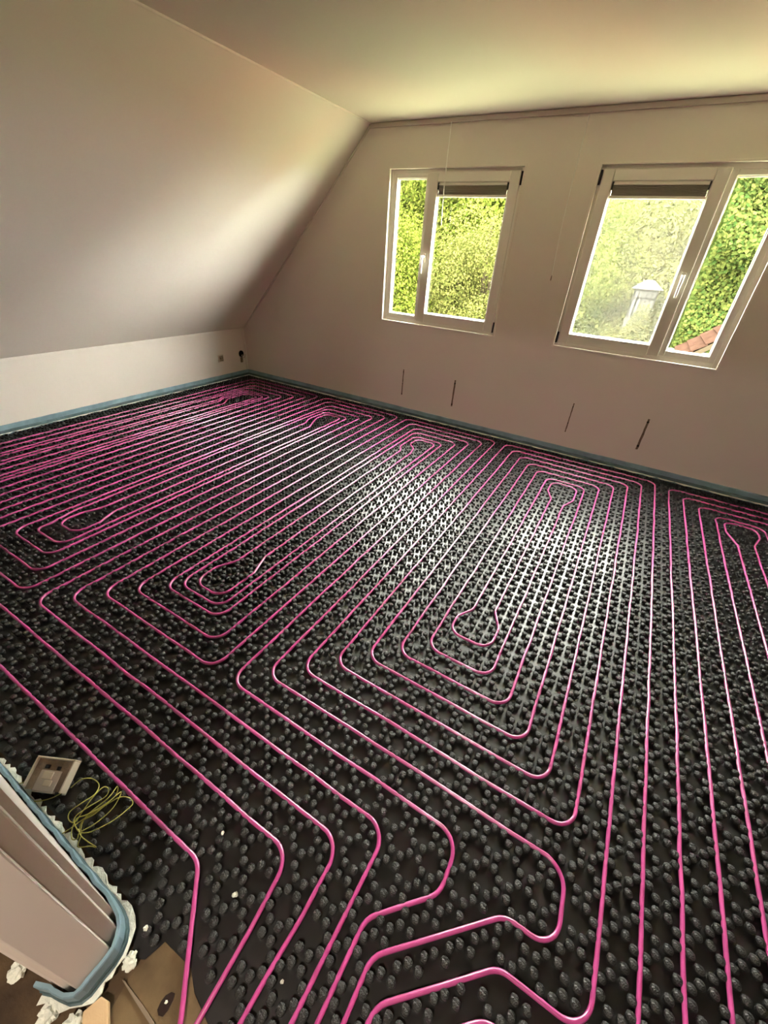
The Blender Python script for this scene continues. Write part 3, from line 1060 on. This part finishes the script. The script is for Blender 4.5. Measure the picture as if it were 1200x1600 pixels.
def tree(name, c, rad, n, size, mat, label, blobs=16, seed=0, h0=-3.0, group='trees outside the windows', core=True):
    """crown of overlapping leafy clumps round a trunk; c = crown centre, rad = half sizes"""
    rnd = np.random.default_rng(seed)
    root = tag(empty(name, (c[0], c[1], h0)), label, 'tree', group)
    inv = Vector((c[0], c[1], h0))
    cl = []
    for i in range(blobs):
        v = rnd.normal(size=3)
        v /= np.linalg.norm(v)
        v *= rnd.uniform(.35, .8)
        cl.append((np.array(rad) * v, rnd.uniform(.32, .5) * np.mean(rad)))
    Cs, Ns = [], []
    per = n // blobs
    for p, r in cl:
        v = rnd.normal(size=(per, 3))
        v /= np.linalg.norm(v, axis=1, keepdims=True)
        rr = r * rnd.uniform(.72, 1.05, (per, 1))
        Cs.append(p + v * rr * np.array([1, 1, .85]))
        Ns.append(v + np.array([0, 0, .5]))
    Cs = np.concatenate(Cs) + np.array([0, 0, c[2] - h0])
    leaves('foliage', Cs, np.concatenate(Ns), size, mat, root)
    tm = MB()
    base = Vector((0, 0, 0))
    top = Vector((rnd.uniform(-.2, .2), rnd.uniform(-.2, .2), c[2] - h0 + rad[2] * .5))
    tm.tube(spline([base, base.lerp(top, .4) + Vector((.06, .04, 0)), top], 5), [.13 - .09 * k / 10 for k in range(11)], 8)
    tm.build('trunk', M['bark'], root)
    br = MB()
    for i in range(0, blobs, 2):
        p, r = cl[i]
        a = base.lerp(top, rnd.uniform(.5, .9))
        b = Vector(p) + Vector((0, 0, c[2] - h0))
        br.tube(spline([a, a.lerp(b, .5) + Vector((0, 0, .1)), b], 4), [.035 - .022 * k / 8 for k in range(9)], 6)
    br.build('branches', M['bark'], root)
    return root


tree('leafy_tree', (-4.3, 6.9, 0.9), (1.5, 1.2, 2.9), 24000, .034, M['leaf_lime'], 'lime green leafy tree, second from the left in the row outside', 20, 3)
tree('leafy_tree', (-1.7, 6.3, 0.6), (1.2, 1.0, 3.0), 36000, .030, M['leaf_lime'], 'bright lime green tree filling the narrow pane of the window nearer the corner', 22, 4)
tree('leafy_tree', (0.7, 6.9, 0.7), (1.25, 1.1, 3.1), 46000, .027, M['leaf_yellow'], 'pale yellow-green tree filling the wide pane of the window nearer the corner', 24, 5)
tree('leafy_tree', (2.75, 8.3, 0.7), (1.0, 1.0, 3.1), 26000, .034, M['leaf_lime'], 'green tree standing between the views through the two windows', 20, 6)
tree('leafy_tree', (4.55, 8.9, 0.9), (1.2, 1.1, 3.1), 30000, .042, M['leaf_yellow'], 'pale tree behind the white pavilion, seen through the hazy pane', 22, 7)
tree('leafy_tree', (9.2, 7.6, 0.8), (1.4, 1.2, 3.2), 14000, .060, M['leaf_ivy'], 'dark green tree to the right of the ivy hedge', 18, 9)
tree('leafy_tree', (-7.2, 7.2, 0.9), (1.6, 1.2, 3.0), 12000, .060, M['leaf_ivy'], 'dark green tree, outermost on the left in the row outside', 18, 10)

# tall hedge of ivy with a leafy face, seen in the right-hand pane
root = tag(empty('ivy_hedge', (6.0, 6.2, -3.0)), 'tall hedge of green ivy filling the narrow pane beside the hazy one', 'hedge')
n = 60000
hx = RNG.uniform(-1.0, 2.0, n)
hz = RNG.uniform(2.9, 6.9, n)
hy = .20 * np.sin(hx * 3.1 + 1) * np.cos(hz * 2.3) + .14 * np.sin(hz * 5 + hx * 2) - RNG.uniform(0, .34, n)
leaves('foliage', np.stack([hx, hy, hz], 1), np.tile([0.05, -1.0, .55], (n, 1)), .036, M['leaf_ivy'], root, .25, .8)
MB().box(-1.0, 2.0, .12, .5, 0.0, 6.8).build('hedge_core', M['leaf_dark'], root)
# a dense row of hedge behind the trees closes the view
root = tag(empty('tall_hedge', (0, 11.0, -3.0)), 'long dense hedge closing the view behind the trees', 'hedge')
n = 90000
hx = RNG.uniform(-13, 13, n)
hz = RNG.uniform(1.5, 7.3, n)
hy = .25 * np.sin(hx * 1.7) * np.cos(hz * 1.3) + .15 * np.sin(hz * 3 + hx) - RNG.uniform(0, .4, n)
leaves('foliage', np.stack([hx, hy, hz], 1), np.tile([0.0, -1.0, .5], (n, 1)), .06, M['leaf_lime'], root)
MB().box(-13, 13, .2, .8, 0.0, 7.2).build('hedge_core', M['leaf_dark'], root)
# clipped yellowish hedge in front of the ivy
root = tag(empty('low_hedge', (5.2, 5.4, -3.0)), 'low yellowish clipped hedge just above the tiled roof', 'hedge')
n = 9000
hx, hz, hy = RNG.uniform(-.7, 1.4, n), RNG.uniform(2.6, 3.30, n), RNG.uniform(-.22, .22, n)
leaves('foliage', np.stack([hx, hy, hz], 1), np.tile([0.0, -.6, .8], (n, 1)), .022, M['leaf_yellow'], root)
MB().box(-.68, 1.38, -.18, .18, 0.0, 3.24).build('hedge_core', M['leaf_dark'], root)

# neighbour's roof corner with tile courses and a gutter
root = tag(empty('tiled_annex', (5.75, 4.0, -3.0)), 'annex with a red tiled roof at the foot of the narrow right pane', 'building')
ainv = Matrix.Translation((-5.75, -4.0, 3.0))


def aput(mb, nm, mat, bevel=0):
    o = mb.build(nm, mat, None, bevel)
    o.parent = root
    o.matrix_parent_inverse = ainv
    return o


A0 = Vector((4.98, 3.4, 0.50))                # eaves
UP = Vector((0.78, 0.0, 0.66)).normalized()
AL = Vector((0, 1, 0))
NR = UP.cross(AL).normalized()
if NR.z < 0:
    NR = -NR
nc, nr = 6, 9
tm = None
for i in range(nr):
    for j in range(nc):
        o_ = A0 + UP * (.17 * i) + AL * (.20 * j)
        V = []
        for e in (0, 1):
            for k in range(5):
                s_ = k / 4
                hgt = .014 * math.sin(s_ * math.pi * 2) + .016 + (.022 if e == 0 else 0.002)
                V.append(o_ + UP * (.19 * e) + AL * (.198 * s_) + NR * hgt)
        V += [v - NR * .014 for v in V]
        F = []
        for k in range(4):
            F += [(k, k + 1, 5 + k + 1, 5 + k), (10 + k, 15 + k, 15 + k + 1, 10 + k + 1), (k, 10 + k, 11 + k, k + 1), (5 + k, 6 + k, 16 + k, 15 + k)]
        F += [(0, 5, 15, 10), (4, 14, 19, 9)]
        q = MB().add([tuple(v) for v in V], F)
        aput(q, 'roof_tile', M['tile'])
sl = [A0, A0 + UP * 1.6, A0 + UP * 1.6 + AL * 1.2, A0 + AL * 1.2]
V = [tuple(p) for p in sl] + [tuple(p - NR * .06) for p in sl]
aput(MB().add(V, [(0, 1, 2, 3), (7, 6, 5, 4), (0, 4, 5, 1), (1, 5, 6, 2), (2, 6, 7, 3), (3, 7, 4, 0)]), 'roof_deck', M['bark'])
aput(MB().box(5.05, 6.2, 3.45, 4.55, -3.0, 0.5), 'annex_wall', M['brick'])
aput(MB().box(4.86, 4.97, 3.36, 4.62, 0.42, 0.50), 'gutter', M['pavilion'], .01)

# white pavilion with glazing bars in front of the pale tree
root = tag(empty('garden_pavilion', (4.235, 6.9, -3.0)), 'small white pavilion with barred glass front seen through the hazy pane', 'pavilion')
MB().box(-.22, .22, .0, .5, 0.0, 3.70).build('pavilion_wall', M['pavilion'], root)
MB().box(-.20, .20, -.03, -.005, 3.74, 4.20).build('glazing', M['pavilion'], root)
MB().box(-.22, .22, .0, .5, 3.70, 4.25).build('back_panel', M['pavilion'], root)
for i in range(6):
    MB().box(-.215 + i * .081, -.190 + i * .081, -.05, -.03, 3.72, 4.22).build('glazing_bar', M['pavglass'], root)
for z in (3.72, 4.06, 4.205):
    MB().box(-.22, .22, -.055, -.028, z, z + .024).build('rail', M['pavglass'], root)
rf = MB()
V = [(-.29, -.14, 4.24), (.29, -.14, 4.24), (.29, .6, 4.24), (-.29, .6, 4.24), (-.07, .2, 4.40), (.07, .2, 4.40)]
rf.add(V, [(0, 1, 5, 4), (1, 2, 5), (2, 3, 4, 5), (3, 0, 4), (3, 2, 1, 0)])
rf.build('roof', M['pavilion'], root)

# shrub before the pavilion
root = tag(empty('leafy_shrub', (4.15, 6.35, -3.0)), 'pale green shrub in front of the white pavilion', 'shrub')
n = 30000
v = RNG.normal(size=(n, 3))
v /= np.linalg.norm(v, axis=1, keepdims=True)
rr = RNG.uniform(.7, 1.02, (n, 1)) * (1 + .18 * np.sin(v[:, :1] * 7) * np.cos(v[:, 2:] * 6))
leaves('foliage', v * rr * np.array([.80, .30, 1.9]) + np.array([0, 0, 1.86]), v + np.array([0, 0, .4]), .032, M['leaf_yellow'], root)
MB().tube([(0, 0, 0), (.03, 0, 1.2), (0, .02, 2.6)], [.06, .045, .02], 8).build('stem', M['bark'], root)
